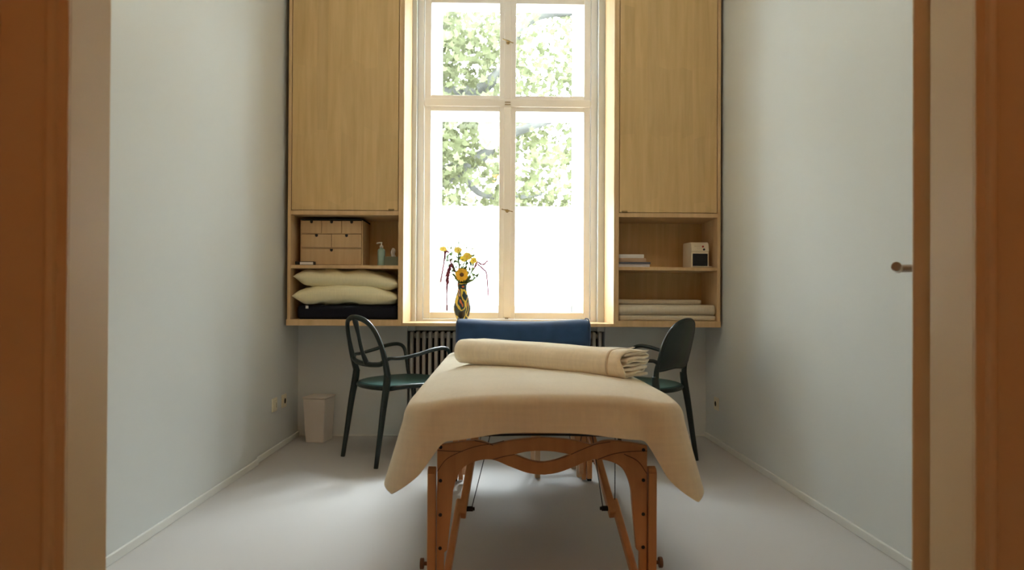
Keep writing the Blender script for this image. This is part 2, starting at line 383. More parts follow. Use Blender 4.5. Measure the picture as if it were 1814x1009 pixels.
# ---------------------------------------------------------------- maple cabinets round the window
Y1 = 4.34; TH = .020; ZT = 3.36; Z0 = .766
def cabinet(name, x0, x1, side, label):
    t = thing(name, label, 'cabinet', (0, 0, 0), 0, 'maple wall cabinets beside the window')
    Yk = 4.695
    bm = new_bm()
    box(bm, x0, x0+TH, Y1, Yk, Z0+.040, ZT); box(bm, x1-TH, x1, Y1, Yk, Z0+.040, ZT)
    box(bm, x0-.006, x1, Y1-.001, Yk, Z0, Z0+.040) if side < 0 else box(bm, x0, x1+.003, Y1-.001, Yk, Z0, Z0+.040)
    box(bm, x0+TH, x1-TH, Y1, Yk, 1.468, 1.495); box(bm, x0+TH, x1-TH, Y1, Yk, ZT-TH, ZT)
    obj('body', bm, m_maple_edge, t, bevel=.0012)
    bm = new_bm(); box(bm, x0+TH, x1-TH, Yk-.012, Yk-.002, Z0+.04, ZT-TH); obj('back_panel', bm, m_maple, t)
    bm = new_bm(); box(bm, x0+TH, x1-TH, Y1+.004, Yk-.012, 1.129, 1.150); obj('shelf', bm, m_maple_edge, t, bevel=.001)
    bm = new_bm(); box(bm, x0+TH+.004, x1-TH-.004, Y1+.002, Y1+.021, 1.499, ZT-TH-.004)
    d = obj('door', bm, m_maple, t, bevel=.001)
    kx = x1-TH-.045 if side < 0 else x0+TH+.035
    bm = new_bm(); tube(bm, [(kx-.018, Y1-.004, 1.502), (kx+.018, Y1-.004, 1.502)], .006, n=1, seg=10, flat=1)
    k = obj('finger_pull', bm, m_brass, d, bevel=.001); k['label'] = 'small dark brass pull'
    return t
cabinet('wall_cabinet', -1.335, -.617, -1, 'tall maple wall cabinet on the left of the window with pillows on its lower shelf')
cabinet('wall_cabinet', .747, 1.420, 1, 'tall maple wall cabinet on the right of the window with blankets on its lower shelf')
t = thing('window_sill', 'long maple board forming the window sill under the white window', 'window sill')
bm = new_bm(); box(bm, -.617, .747, Y1, 4.80, Z0, .786); obj('sill_board', bm, m_maple_edge, t, bevel=.0015)
bm = new_bm(); box(bm, -.617, -.605, Y1+.001, 4.735, .786, ZT); box(bm, .735, .747, Y1+.001, 4.735, .786, ZT)
o = obj('window_lining', bm, m_maple_edge, t, bevel=.001)

# radiator under the sill
bm = new_bm(); box(bm, NX0, NX1, 4.872, 4.879, 0, .72); struct(obj('niche_shade_sheet', bm, m_dark))  # added dark sheet: paints the shade of the niche between the radiator columns
rad = thing('radiator', 'grey column radiator in the recess below the window sill', 'radiator', (0, 4.775, 0))
colm = None
n = 32
for i in range(n):
    x = -.600 + i*(1.31/(n-1))
    if colm is None:
        bm = new_bm(); box(bm, -.0115, .0115, -.045, .045, .14, .715); colm = obj('column', bm, m_rad, rad, bevel=.008, seg=3)
        colm.location = (x, 0, 0)
    else:
        c = colm.copy(); COL.objects.link(c); c.location = (x, 0, 0)
for zf in (.685, .17):
    bm = new_bm(); tube(bm, [(-.61, .01, zf), (.72, .01, zf)], .018, n=1); obj('header_pipe', bm, m_rad, rad)
for xf in (-.56, .62):
    bm = new_bm(); box(bm, xf, xf+.03, -.03, .03, 0, .16); obj('foot', bm, m_rad, rad, bevel=.004)

# ---------------------------------------------------------------- things in the left cabinet
ZS = 1.150
ch = thing('drawer_chest', 'small birch chest with six little drawers on the upper shelf of the left cabinet', 'drawer chest', (-1.078, 4.42, ZS), 0)
W, H, D = .400, .300, .24
bm = new_bm(); box(bm, -W/2, -W/2+.007, .004, D, 0, H); box(bm, W/2-.007, W/2, .004, D, 0, H); box(bm, -W/2, W/2, .004, D, 0, .006)
box(bm, -W/2, W/2, D-.006, D, 0, H)
for z in (.111, .205): box(bm, -W/2+.007, W/2-.007, .004, D, z, z+.005)
obj('body', bm, m_chestw, ch, bevel=.001)
bm = new_bm(); box(bm, -W/2-.002, W/2+.004, 0, D, H-.007, H+.002); o = obj('top_board', bm, m_dark, ch, bevel=.001); o['label'] = 'dark top edge'
rows = [(.116+.094-.003, .291, 3), (.117, .204, 2), (.006, .110, 1)]
for z0, z1, k in rows:
    ww = (W-.014)/k
    for j in range(k):
        x0 = -W/2+.007 + j*ww
        bm = new_bm(); box(bm, x0+.0015, x0+ww-.0015, 0, D-.03, z0+.0015, z1-.0015); dr = obj('drawer', bm, m_chestw, ch, bevel=.001)
        bm = new_bm(); cxx = x0+ww/2; pts = [(cxx-.009, z1-.0015), (cxx-.009, z1-.010)] + [(cxx-.009*math.cos(a), z1-.010-.009*math.sin(a)) for a in [PI*q/8 for q in range(1, 8)]] + [(cxx+.009, z1-.010), (cxx+.009, z1-.0015)]
        prism(bm, pts, -.0012, .003); obj('finger_notch', bm, m_black, dr)
t = thing('flat_box', 'flat black box with a pale label lying before the small drawer chest', 'box', (-1.238, 4.375, ZS))
bm = new_bm(); box(bm, -.06, .062, 0, .04, 0, .024); obj('case', bm, m_black, t, bevel=.002)
bm = new_bm(); box(bm, -.028, .056, -.001, .002, .004, .020); o = obj('paper_label', bm, m_paper, t)
t = thing('pump_bottle', 'mint green pump bottle standing beside the tissue box on the shelf', 'bottle', (-.762, 4.45, ZS))
bm = new_bm(); lathe(bm, [(0, 0), (.022, 0), (.025, .004), (.025, .098), (.020, .110), (.010, .116), (.010, .122), (0, .122)], n=24); obj('bottle_body', bm, m_mint, t, smooth=True)
bm = new_bm(); lathe(bm, [(0, .120), (.012, .120), (.012, .134), (.004, .136), (.004, .150), (0, .150)], n=16); tube(bm, [(.004, 0, .15), (0, 0, .152), (-.025, 0, .150), (-.030, 0, .145)], .0045, n=4, seg=8)
obj('pump', bm, m_pump, t, smooth=True)
t = thing('tissue_box', 'dark green tissue box with a white tissue sticking out of its top', 'tissue box', (-.690, 4.47, ZS))
bm = new_bm(); box(bm, -.048, .048, -.05, .05, 0, .062); obj('carton', bm, m_tissue, t, bevel=.003)
bm = new_bm()
g = [[bm.verts.new((.030*(u/8-.5)*(1.2-.5*v/6) + .004*math.sin(v*1.3+u), .010*math.sin(u*1.4+v*.7), .058 + v*.0105 - .012*abs(u/8-.45)*v/6)) for u in range(9)] for v in range(7)]
for v in range(6):
    for u in range(8): bm.faces.new((g[v][u], g[v][u+1], g[v+1][u+1], g[v+1][u]))
obj('tissue', bm, m_paper, t, smooth=True, solid=.001)

def pillow(name, L, Dp, Ht, loc, label, mat, seed, sag, droop=0.0, group=None):
    bm = new_bm(); nu, nv = 56, 32; G = {}
    for side in (1, -1):
        for i in range(nu+1):
            for j in range(nv+1):
                u = i/nu*2-1; v = j/nv*2-1
                edge = (i in (0, nu)) or (j in (0, nv))
                if edge and side < 0: G[(side, i, j)] = G[(1, i, j)]; continue
                x = u*L/2*(1-.04*(1-v*v)*abs(u)**3); y = v*Dp/2*(1-.05*(1-u*u)*abs(v)**3)
                h = Ht/2*((1-abs(u)**4.5)*(1-abs(v)**3.4))**.5
                w_ = noise.fractal(Vector((x*5.5+seed+y*4, y*5, side*3)), 1, 2, 3)*.030*(1-max(abs(u), abs(v))**6)
                z = side*h*(1.0 if side > 0 else .8) + w_ + sag(u) + droop*u
                G[(side, i, j)] = bm.verts.new((x, y, z))
    for side in (1, -1):
        for i in range(nu):
            for j in range(nv):
                bm.faces.new([G[(side, i, j)], G[(side, i+1, j)], G[(side, i+1, j+1)], G[(side, i, j+1)]])
    o = obj(name, bm, mat, smooth=True); o.location = loc; tag(o, label, 'pillow', group); return o
t = thing('seat_cushion', 'flat black cushion with a small pale tag, lowest in the left cabinet', 'cushion', (-.962, 4.52, .806))
bm = new_bm(); box(bm, -.318, .318, -.155, .155, 0, .088); obj('pad', bm, m_darkpad, t, bevel=.02, seg=4)
bm = new_bm(); box(bm, -.262, -.245, -.160, -.156, .068, .086); o = obj('care_tag', bm, m_pump, t); o['label'] = 'small pale tag'
pillow('pillow', .668, .34, .150, (-.974, 4.515, .962), 'pale yellow pillow in the middle, lying on the black cushion', m_pillow, 3.1, lambda u: .004*math.sin(u*5+1)-.016*abs(u)**2, -.004, group='pale yellow pillows in the left cabinet')
pillow('pillow', .668, .34, .130, (-.970, 4.52, 1.064), 'pale yellow pillow topmost in the left cabinet, just under the shelf', m_pillow, 9.7, lambda u: .004*math.sin(u*3)-.022*max(0, u)**2, -.014, group='pale yellow pillows in the left cabinet')

# ---------------------------------------------------------------- things in the right cabinet
def book(x0, x1, y0, y1, z0, z1, mc, label, rz=0, name='book'):
    t = thing(name, label, 'book', ((x0+x1)/2, (y0+y1)/2, z0), rz, 'books stacked on the right shelf'); a, b = (x1-x0)/2, (y1-y0)/2; hh = z1-z0
    bm = new_bm(); box(bm, -a, a, -b, b, 0, .002); box(bm, -a, a, -b, b, hh-.002, hh); box(bm, -a, a, -b, -b+.003, .002, hh-.002); obj('cover', bm, mc, t, bevel=.0006)
    bm = new_bm(); box(bm, -a+.002, a-.002, -b+.003, b-.003, .002, hh-.002); obj('pages', bm, m_paper, t)
m_bk1 = plain('white_cover', (.70, .69, .66), .5); m_bk2 = plain('tan_cover', (.42, .28, .17), .6); m_bk3 = plain('slate_cover', (.10, .11, .14), .5); m_bk4 = plain('pale_cover', (.66, .64, .66), .5)
x0 = .769
book(x0, .972, 4.37, 4.56, 1.150, 1.170, m_bk4, 'pale book lowest in the little stack of books')
book(x0, .976, 4.365, 4.57, 1.170, 1.183, m_bk3, 'slim slate grey book, second from the bottom of the stack')
book(x0+.003, .952, 4.38, 4.56, 1.183, 1.209, m_bk2, 'tan book, second from the top of the stack')
book(x0, .938, 4.385, 4.57, 1.209, 1.234, m_bk1, 'white book on top of the little stack')
ap = thing('towel_warmer', 'small cream appliance with a dark window and red button on the right cabinet shelf', 'appliance', (1.305, 4.40, 1.150), math.radians(4)); ap.scale = (1.04, 1, 1.13)
def px2(x, z): return ((x-634)/1153*80/278*1.0, (855-z)/1009*70/274)
bm = new_bm()
prof = [(0, .0), (0, .092), (-.006, .094), (.002, .132), (.014, .147), (.15, .150), (.158, .14), (.16, 0)]   # y,z side profile
a = [bm.verts.new((-.056, y, z)) for y, z in prof]; b = [bm.verts.new((.058, y, z)) for y, z in prof]
for i in range(len(prof)): j = (i+1) % len(prof); bm.faces.new((a[i], a[j], b[j], b[i]))
bm.faces.new(a); bm.faces.new(b)
obj('housing', bm, m_cream, ap, bevel=.005, seg=3)
bm = new_bm(); box(bm, -.047, .050, -.003, .003, .010, .082); o = obj('window_pane', bm, m_screen, ap, bevel=.003)
bm = new_bm(); box(bm, -.052, .055, -.0015, .002, .006, .087); obj('window_rim', bm, m_cream, ap, bevel=.001)
bm = new_bm(); box(bm, -.048, .068, -.030, 0, .004, .009); obj('drip_tray', bm, m_cream, ap, bevel=.002)
bm = new_bm(); cyl(bm, (.018, -.008, .122), (.018, .004, .122), .006); o = obj('button', bm, m_red, ap, bevel=.001); o['label'] = 'red button'
bm = new_bm(); cyl(bm, (.024, -.012, .105), (.024, .0, .105), .006); o = obj('button', bm, m_black, ap, bevel=.001); o['label'] = 'black button'
bm = new_bm(); box(bm, -.035, .003, -.0045, .002, .1225, .126); box(bm, -.020, .010, -.0065, .0, .112, .1135); obj('print', bm, m_seam, ap)

def folded(name, L, depth, Ht, layers, thick, loc, rz, label, mat, cat='blanket', seed=0, wav=.0015, group=None, ends=0.0):
    """a folded blanket: one zigzag sheet whose outer layer wraps a rounded front (v = 0 side)"""
    path = []; r = Ht/2 - thick/2
    zs = [thick*1.5 + (Ht-3*thick)*k/max(1, layers-1) for k in range(layers)]
    for k, z in enumerate(zs):
        back = depth*(.97 - .05*math.sin(k*2.1+seed)); fr = r*.75 + .012*math.sin(k*1.7+seed)
        seq = (fr, back) if k % 2 == 0 else (back, fr)
        for q in range(7): f = q/6; path.append((seq[0]*(1-f)+seq[1]*f, z + .0016*math.sin(f*9+k*1.9+seed)))
        if k < layers-1: path.append((seq[1] + (thick*.5 if seq[1] == back else -thick*.5), (z+zs[k+1])/2))
    if layers % 2 == 1:  # end is at the back; go over the top
        path.append((depth*.99, Ht-thick*1.1))
    for q in range(7): f = q/6; path.append((depth*.97*(1-f) + r*f, Ht-thick/2 + .002*math.sin(f*6+seed)))
    for q in range(1, 12): a = PI/2 + PI*q/12; path.append((r + r*math.cos(a)*1.0, Ht/2 + r*math.sin(a)))
    for q in range(7): f = q/6; path.append((r*(1-f) + depth*.96*f, thick/2))
    bm = new_bm(); nU = 44; rows = []
    for i in range(nU+1):
        u = i/nU
        row = []
        for j, (v, z) in enumerate(path):
            nz = noise.noise(Vector((u*5+seed, v*14, z*30)))*wav
            n2 = noise.noise(Vector((u*4+seed*2, j*.13, 1)))*wav*1.5
            e = ends*(noise.noise(Vector((j*.22, seed, 5))))*(u**8)
            row.append(bm.verts.new((u*L + e, v + n2*1.5, max(thick*.45, z + nz - .05*wav))))
        rows.append(row)
    for i in range(nU):
        for j in range(len(path)-1): bm.faces.new((rows[i][j], rows[i+1][j], rows[i+1][j+1], rows[i][j+1]))
    t = thing(name, label, cat, loc, rz, group)
    o = obj('folded_cloth', bm, mat, t, smooth=True, solid=thick*.8)
    return t, path
folded('folded_blanket', .625, .30, .035, 3, .007, (.772, 4.365, .8065), 0, 'thin ecru blanket lowest in the right cabinet', m_blank, seed=1.2, group='folded blankets in the right cabinet')
folded('folded_blanket', .622, .30, .066, 5, .009, (.770, 4.358, .8425), 0, 'thick ecru blanket in the middle of the stack in the right cabinet', m_blank, seed=2.4, group='folded blankets in the right cabinet')
folded('folded_blanket', .56, .20, .034, 3, .007, (.775, 4.47, .9095), 0, 'ecru blanket set back on top of the stack in the right cabinet', m_blank, seed=4.4, group='folded blankets in the right cabinet')

# ---------------------------------------------------------------- bin and wall sockets
bn = thing('waste_bin', 'pale rectangular waste bin with a lid in the left corner under the cabinet', 'bin', (-1.183, 4.55, 0), math.radians(-9))
bm = new_bm()
w0, w1, d0, d1, hh = .062, .075, .075, .088, .285
a = [bm.verts.new((sx*w0, sy*d0, 0)) for sx, sy in ((-1,-1),(1,-1),(1,1),(-1,1))]; b = [bm.verts.new((sx*w1, sy*d1, hh)) for sx, sy in ((-1,-1),(1,-1),(1,1),(-1,1))]
for i in range(4): bm.faces.new((a[i], a[(i+1)%4], b[(i+1)%4], b[i]))
bm.faces.new(a); bm.faces.new(b); obj('bin_body', bm, m_bin, bn, bevel=.006)
bm = new_bm(); box(bm, -.078, .078, -.091, .091, hh+.001, hh+.012); obj('lid', bm, m_bin, bn, bevel=.004)
def socket(x, y, z, s, label, kind):
    t = thing('wall_socket', label, 'socket', (x, y, z), 0, 'cream wall sockets')
    bm = new_bm(); box(bm, min(0, s*.009), max(0, s*.009), -.041, .041, -.041, .041); obj('cover_plate', bm, m_plast, t, bevel=.003)
    if kind:
        bm = new_bm(); tube(bm, [(s*.0085, 0, 0), (s*.0115, 0, 0)], .021, n=1, seg=24); r_ = obj('socket_rim', bm, m_plast, t)
        bm = new_bm(); tube(bm, [(s*.0100, 0, 0), (s*.0119, 0, 0)], .017, n=1, seg=24); obj('plug_hole', bm, m_dark, t)
    else:
        bm = new_bm(); box(bm, *sorted((s*.009, s*.013)), -.028, .028, -.028, .028); obj('rocker', bm, m_plast, t, bevel=.002)
        bm = new_bm(); box(bm, *sorted((s*.009, s*.0132)), .008, .014, -.018, .012); obj('slot', bm, m_dark, t)
socket(XL-.006, 4.20, .287, 1, 'cream wall plate on the left wall, the one farther from the bin', 0)
socket(XL-.006, 4.385, .285, 1, 'cream wall socket on the left wall, the one nearer the bin', 1)
socket(XR, 4.46, .262, -1, 'cream socket low on the right wall behind the solid chair', 1)

# ---------------------------------------------------------------- vase and flowers
VX, VY, VZ = -.245, 4.62, .786
def vase_mat():
    M = NM('painted_glaze'); b = M.b; b.inputs['Roughness'].default_value = .12
    v = M.coords((1, 1, .85)); nz = M.node('ShaderNodeTexNoise'); nz.inputs['Scale'].default_value = 10; nz.inputs['Detail'].default_value = .5; nz.inputs['Distortion'].default_value = 1.6
    M.link(v, nz.inputs['Vector'])
    r = M.node('ShaderNodeValToRGB'); r.color_ramp.interpolation = 'CONSTANT'; e = r.color_ramp.elements
    cols = [(0, (.015, .018, .02)), (.36, (.02, .045, .06)), (.45, (.60, .50, .09)), (.52, (.62, .52, .12)), (.535, (.02, .05, .06)), (.61, (.55, .16, .06)), (.635, (.42, .42, .36)), (.67, (.03, .05, .12))]
    e[0].position = 0; e[0].color = (*cols[0][1], 1); e[1].position = cols[1][0]; e[1].color = (*cols[1][1], 1)
    for p, c in cols[2:]: q = e.new(p); q.color = (*c, 1)
    M.link(nz.outputs['Fac'], r.inputs[0]); M.link(r.outputs[0], b.inputs['Base Color']); return M.m
t = thing('vase', 'painted ceramic vase in yellow and dark blue standing on the window sill', 'vase', (VX, VY, VZ))
vp = [(0, .008), (.026, .008), (.036, .018), (.048, .045), (.056, .080), (.057, .105), (.051, .145), (.041, .180), (.033, .205), (.0305, .225), (.033, .250), (.036, .262)]
vpi = [(r-.004, z) for r, z in reversed(vp[2:])] + [(0, .022)]
bm = new_bm(); lathe(bm, vp + vpi, n=40); obj('vase_body', bm, vase_mat(), t, smooth=True)
bm = new_bm(); lathe(bm, [(0, 0), (.034, 0), (.036, .004), (.028, .010), (0, .010)], n=32); obj('vase_foot', bm, plain('black_glaze', (.012, .01, .01), .15), t, smooth=True)
def P(px, py, y=4.62):      # a spot above the sill, read off once
    s = 1209.0/y
    return Vector(((px-883)/s - VX, y-VY, .917-(py-538)/s - VZ))
def leafshape(bm, base, d, n_, L, Wd):
    d = d.normalized(); s = d.cross(n_); s = s.normalized() if s.length > 1e-3 else Vector((1,0,0))
    p = [base, base+d*L*.35+s*Wd, base+d*L*.7+s*Wd*.7, base+d*L, base+d*L*.7-s*Wd*.7, base+d*L*.35-s*Wd]
    bm.faces.new([bm.verts.new(q) for q in p])
def stem_obj(root, tip, bend, leaves=5, tipname=None, r=.003, parent=None, seed=0):
    rnd = random.Random(seed); a = Vector((tip.x*.06, tip.y*.06+rnd.uniform(-.01, .01), .03)); b = Vector((max(-.022, min(.022, tip.x*.35)), tip.y*.2, .255))
    m_ = (b*.45 + tip*.55) + Vector((tip.x*.12, 0, bend))
    bm = new_bm(); tube(bm, [tuple(a), tuple(b), tuple(m_), tuple(tip)], r, n=6, seg=6)
    for k in range(leaves+9):
        f = rnd.uniform(.0, .8) if k < leaves else rnd.uniform(-.02, .22); q = b*(1-f) + tip*f + Vector((tip.x*.1, 0, bend))*(4*f*(1-f))*.6
        leafshape(bm, q, Vector((rnd.uniform(-1, 1), rnd.uniform(-1, 1), rnd.uniform(.0, 1))), Vector((rnd.random(), -1, rnd.random())), rnd.uniform(.028, .055), rnd.uniform(.005, .010))
    return obj('stem', bm, m_stem, parent, smooth=True)
def bloom(root, c, nrm, R, np_, mp, md, discr=.35, layers=2):
    nrm = nrm.normalized(); q = nrm.to_track_quat('Z', 'Y'); bm = new_bm()
    for L in range(layers):
        for k in range(np_):
            a = 2*PI*(k + .5*L)/np_ + random.uniform(-.08, .08); rr = R*(1-.12*L)*random.uniform(.88, 1.05)
            pts = [(discr*R*.8, -.05*R), (rr*.6, -.16*R), (rr*.85, -.10*R), (rr, 0), (rr*.85, .10*R), (rr*.6, .16*R), (discr*R*.8, .05*R)]
            vs = []
            for rad_, off in pts:
                z = .10*R*math.sin(rad_/R*2.2) + .04*R*L
                vs.append(bm.verts.new(c + q @ Vector((rad_*math.cos(a) - off*math.sin(a), rad_*math.sin(a) + off*math.cos(a), z))))
            bm.faces.new(vs)
    obj('petals', bm, mp, root, solid=.0006)
    bm = new_bm(); lathe(bm, [(0, -.12*R), (discr*R*.8, -.05*R), (discr*R, .05*R), (discr*R*.75, .16*R), (0, .19*R)], n=16)
    bmesh.ops.transform(bm, matrix=Matrix.Translation(c) @ q.to_matrix().to_4x4(), verts=bm.verts); obj('flower_disc', bm, md, root, smooth=True)
def fl(name, label, cat='flower', group=None): return thing(name, label, cat, (VX, VY, VZ), 0, group)
sd = 11
t = fl('sunflower', 'golden sunflower with a brown centre at the mouth of the vase'); c = P(818, 489, 4.56)
stem_obj(t, c + Vector((0, .012, 0)), -.0, 3, parent=t, seed=1); bloom(t, c, Vector((.05, -1, .12)), .050, 18, m_petal, m_disc, .32)
for (px, py, R, y, lab, s_) in ((811, 446, .033, 4.62, 'yellow bloom highest in the middle of the bouquet', 2), (785, 444, .026, 4.62, 'small yellow bloom at the far left of the bouquet', 3),
                                (827, 457, .036, 4.60, 'yellow bloom right of the middle of the bouquet, above the sunflower', 4), (839, 464, .028, 4.61, 'small yellow bloom at the right of the bouquet', 5), (820, 461, .027, 4.64, 'half hidden yellow bloom tucked in behind the sunflower', 6)):
    t = fl('yellow_flower', lab, 'flower', 'yellow flowers in the vase'); c = P(px, py, y); stem_obj(t, c, .0, 10, parent=t, seed=s_)
    bloom(t, c, Vector((random.uniform(-.5, .5), -1, random.uniform(.2, .7))), R, 14, m_petal2, m_petal, .28, 3)
def amaranth(pts, lab, s_, fat=.010):
    t = fl('amaranth', lab, 'flower', 'amaranth stems in the vase'); rnd = random.Random(s_); W3 = [P(*p) for p in pts]
    b = Vector((max(-.02, min(.02, W3[0].x*.2)), 0, .25)); path = [tuple(Vector((0, 0, .05))), tuple(b)] + [tuple(q) for q in W3]
    bm = new_bm(); tube(bm, path, .0022, n=6, seg=6); obj('stem', bm, m_stem, t, smooth=True)
    bm = new_bm(); sp = catmull([tuple(q) for q in W3], 14); N = len(sp)
    for i, (q, _) in enumerate(sp):
        f = i/N; rr = fat*max(.22, max(0, math.sin(PI*min(1, f*1.1+.08)))**.6*(1-.5*f))
        for k in range(7):
            d = Vector((rnd.gauss(0, 1), rnd.gauss(0, .6), rnd.gauss(-.2, .6))).normalized()
            leafshape(bm, q, d, Vector((rnd.random(), -1, rnd.random())), rr*rnd.uniform(.8, 1.9), rr*.32)
    tube(bm, [tuple(q) for q in W3], .0048, n=6, seg=6)
    obj('tassel', bm, m_ama, t)
amaranth([(800, 470), (796, 478), (793, 492), (792, 510), (792, 530), (792, 552)], 'dark red amaranth tassel hanging lowest at the left of the vase', 21, .015)
amaranth([(795, 450), (789, 447), (788, 456), (786, 470), (783, 488), (781, 502)], 'thin red amaranth tassel at the upper left of the bouquet', 22, .009)
amaranth([(846, 470), (855, 478), (861, 484), (863, 498), (864, 512), (865, 527)], 'fine red amaranth tassel drooping at the right of the bouquet', 23, .007)
amaranth([(840, 478), (843, 470), (846, 466), (852, 470)], 'short red amaranth spray right of the sunflower', 24, .008)
amaranth([(806, 482), (802, 476), (799, 468), (797, 462)], 'short red amaranth spray left of the sunflower', 25, .009)
amaranth([(850, 470), (857, 470), (861, 466), (864, 464)], 'thin twig with a dark tip reaching furthest right from the bouquet', 26, .006)
for (px, py, s_, lab) in ((812, 430, 31, 'tall fine sprig with tiny pale buds above the bouquet'), (836, 443, 32, 'pale umbel sprig at the upper right of the bouquet'), (827, 438, 33, 'pale sprig between the yellow blooms'), (848, 488, 34, 'green leafy sprig low at the right of the bouquet'), (798, 440, 35, 'green sprig at the upper left of the bouquet')):
    t = fl('filler_sprig', lab, 'sprig', 'filler sprigs in the vase'); c = P(px, py, 4.65); stem_obj(t, c, .0, 13, parent=t, seed=s_)
    rnd = random.Random(s_); bm = new_bm()
    for k in range(14):
        q = c + Vector((rnd.gauss(0, .018), rnd.gauss(0, .01), rnd.gauss(0, .008))); tube(bm, [tuple(c*.9+q*.1-Vector((0,0,.015))), tuple(q)], .0006, n=1, seg=4)
        bmesh.ops.create_icosphere(bm, subdivisions=1, radius=.0045, matrix=Matrix.Translation(q))
    obj('buds', bm, m_white if s_ < 34 else m_stem, t)

# ---------------------------------------------------------------- massage table
TC = Vector((.135, 2.84, 0)); TYAW = math.radians(.5)
tb = thing('massage_table', 'folding beech massage table standing in the middle of the room', 'massage table', (TC.x, TC.y, 0), TYAW)
HL, HW, ZTOP = .915, .355, .622
bm = new_bm(); box(bm, -HW, HW, -HL, HL, .565, ZTOP); obj('padded_top', bm, m_vinyl, tb, bevel=.03, seg=4)
bm = new_bm(); box(bm, -HW+.02, HW-.02, -HL+.02, -HL+.045, .545, .575); box(bm, -HW+.02, HW-.02, HL-.045, HL-.02, .545, .575)
box(bm, -HW+.02, -HW+.045, -HL+.045, HL-.045, .545, .575); box(bm, HW-.045, HW-.02, -HL+.045, HL-.045, .545, .575); box(bm, -HW+.045, HW-.045, -.02, .02, .53, .57)
o = obj('top_frame', bm, m_beech, tb, bevel=.003)
def conv(cx, cy):     # crop reading -> metres in the leg plane, from the table centre
    return ((740+cx/4.052 - 883)/563 - TC.x, .917 - (760+cy/4.052 - 538)/563)
ctr = conv(915, 0)[0]
def C(cx, cy): x, z = conv(cx, cy); return (x-ctr, z)
def mirror(lst): return [(-x, z) for x, z in reversed(lst)]
lf_out = [C(163, 860), C(163, 500), C(163, 130)]
zt = C(0, 60)[1]
top_l = smooth2([C(163, 120), C(300, 98), C(450, 84), C(545, 112)], 6) + smooth2([C(560, 116), C(700, 82), C(900, 62)], 6)
inner_l = smooth2([C(238, 862), C(268, 560), C(282, 420), C(330, 300), C(410, 240), C(545, 218), C(680, 268), C(800, 312), C(900, 328)], 6)
half = [(C(163, 1180))] + lf_out[:] + top_l
legbot = C(215, 1180)
outline = half + mirror(half[:-1]) 
inner = mirror([legbot, C(215, 880)] + inner_l)[0:]      # right foot -> centre
inner = [( -x, z) for x, z in ([legbot, C(215, 880)] + inner_l)]   # right side from foot up to centre
outline = outline + inner + [(x, z) for x, z in reversed([legbot, C(215, 880)] + inner_l[:-1])]
hole = smooth2([C(712, 182), C(800, 163), C(900, 157), C(1000, 163), C(1118, 182)], 6) + smooth2([C(1118, 182), C(1020, 222), C(915, 240), C(820, 224), C(712, 182)], 6)[1:-1]
def dedupe(l):
    out = []
    for p in l:
        if not out or (abs(p[0]-out[-1][0]) + abs(p[1]-out[-1][1])) > 1e-4: out.append(p)
    if abs(out[0][0]-out[-1][0]) + abs(out[0][1]-out[-1][1]) < 1e-4: out.pop()
    return out
outline = dedupe(outline); hole = dedupe(hole)
XO = abs(C(163, 0)[0])
def end_frame(y, s, label=None):
    """s = -1: near end (faces the camera), +1 far end"""
    bm = new_bm(); prism(bm, outline, y-.011, y+.011, [hole])
    pn = obj('leg_panel', bm, m_beech, tb, bevel=.0015)
    yf = y-.0115 if s < 0 else y+.0115
    gr = [smooth2([C(166, 300), C(230, 215), C(340, 158), C(450, 122), C(560, 104), C(640, 84)], 6), smooth2([C(166, 152), C(250, 158), C(345, 160)], 4), smooth2([C(560, 218), C(640, 196), C(715, 182)], 4),
          smooth2([C(1118, 182), C(1200, 146), C(1290, 112), C(1400, 92)], 5), smooth2([C(1310, 218), C(1420, 180), C(1540, 162), C(1668, 158)], 5), smooth2([C(1500, 180), C(1600, 232), C(1665, 320)], 5), smooth2([C(430, 84), C(500, 98), C(560, 116)], 4)]
    for g in gr:
        bm = new_bm(); tube(bm, [(x, yf, z) for x, z in g], .0014, n=1, seg=4); obj('groove', bm, m_beech_dark, pn)
    for cx, cys in ((188, (130, 367, 610, 846)), (1640, (150, 367, 610, 846))):
        for cy in cys:
            x, z = C(cx, cy); bm = new_bm(); cyl(bm, (x, yf-.002, z), (x, yf+.002, z), .0055, 14); obj('bolt', bm, m_black, pn)
    # upper leg behind the panel and the outer extension leg with its rounded top
    for sx in (-1, 1):
        x0, x1 = sorted((sx*(XO+.003), sx*(XO+.029)))
        bm = new_bm(); pts = [(y-.022, 0.012), (y-.022, .385), (y-.014, .399), (y, .404), (y+.014, .399), (y+.022, .385), (y+.022, .012)]
        a = [bm.verts.new((x0, q, z)) for q, z in pts]; b = [bm.verts.new((x1, q, z)) for q, z in pts]
        for i in range(len(pts)): j = (i+1) % len(pts); bm.faces.new((a[i], a[j], b[j], b[i]))
        bm.faces.new(a); bm.faces.new(b); lg = obj('leg', bm, m_beech, tb, bevel=.003)
        bm = new_bm(); box(bm, x0+.002, x1-.002, y-.018, y+.018, 0, .012); obj('rubber_foot', bm, m_black, lg, bevel=.003)
        xk = sx*(XO+.040); bm = new_bm(); cyl(bm, (sx*(XO+.025), y, .10), (xk, y, .10), .006, 10); cyl(bm, (xk, y, .10), (xk+sx*.012, y, .10), .017, 14)
        k = obj('knob', bm, m_beech_dark, lg, bevel=.002); k['label'] = 'dark screw knob'
yn, yf_ = -.69, .69
end_frame(yn, -1); end_frame(yf_, 1)
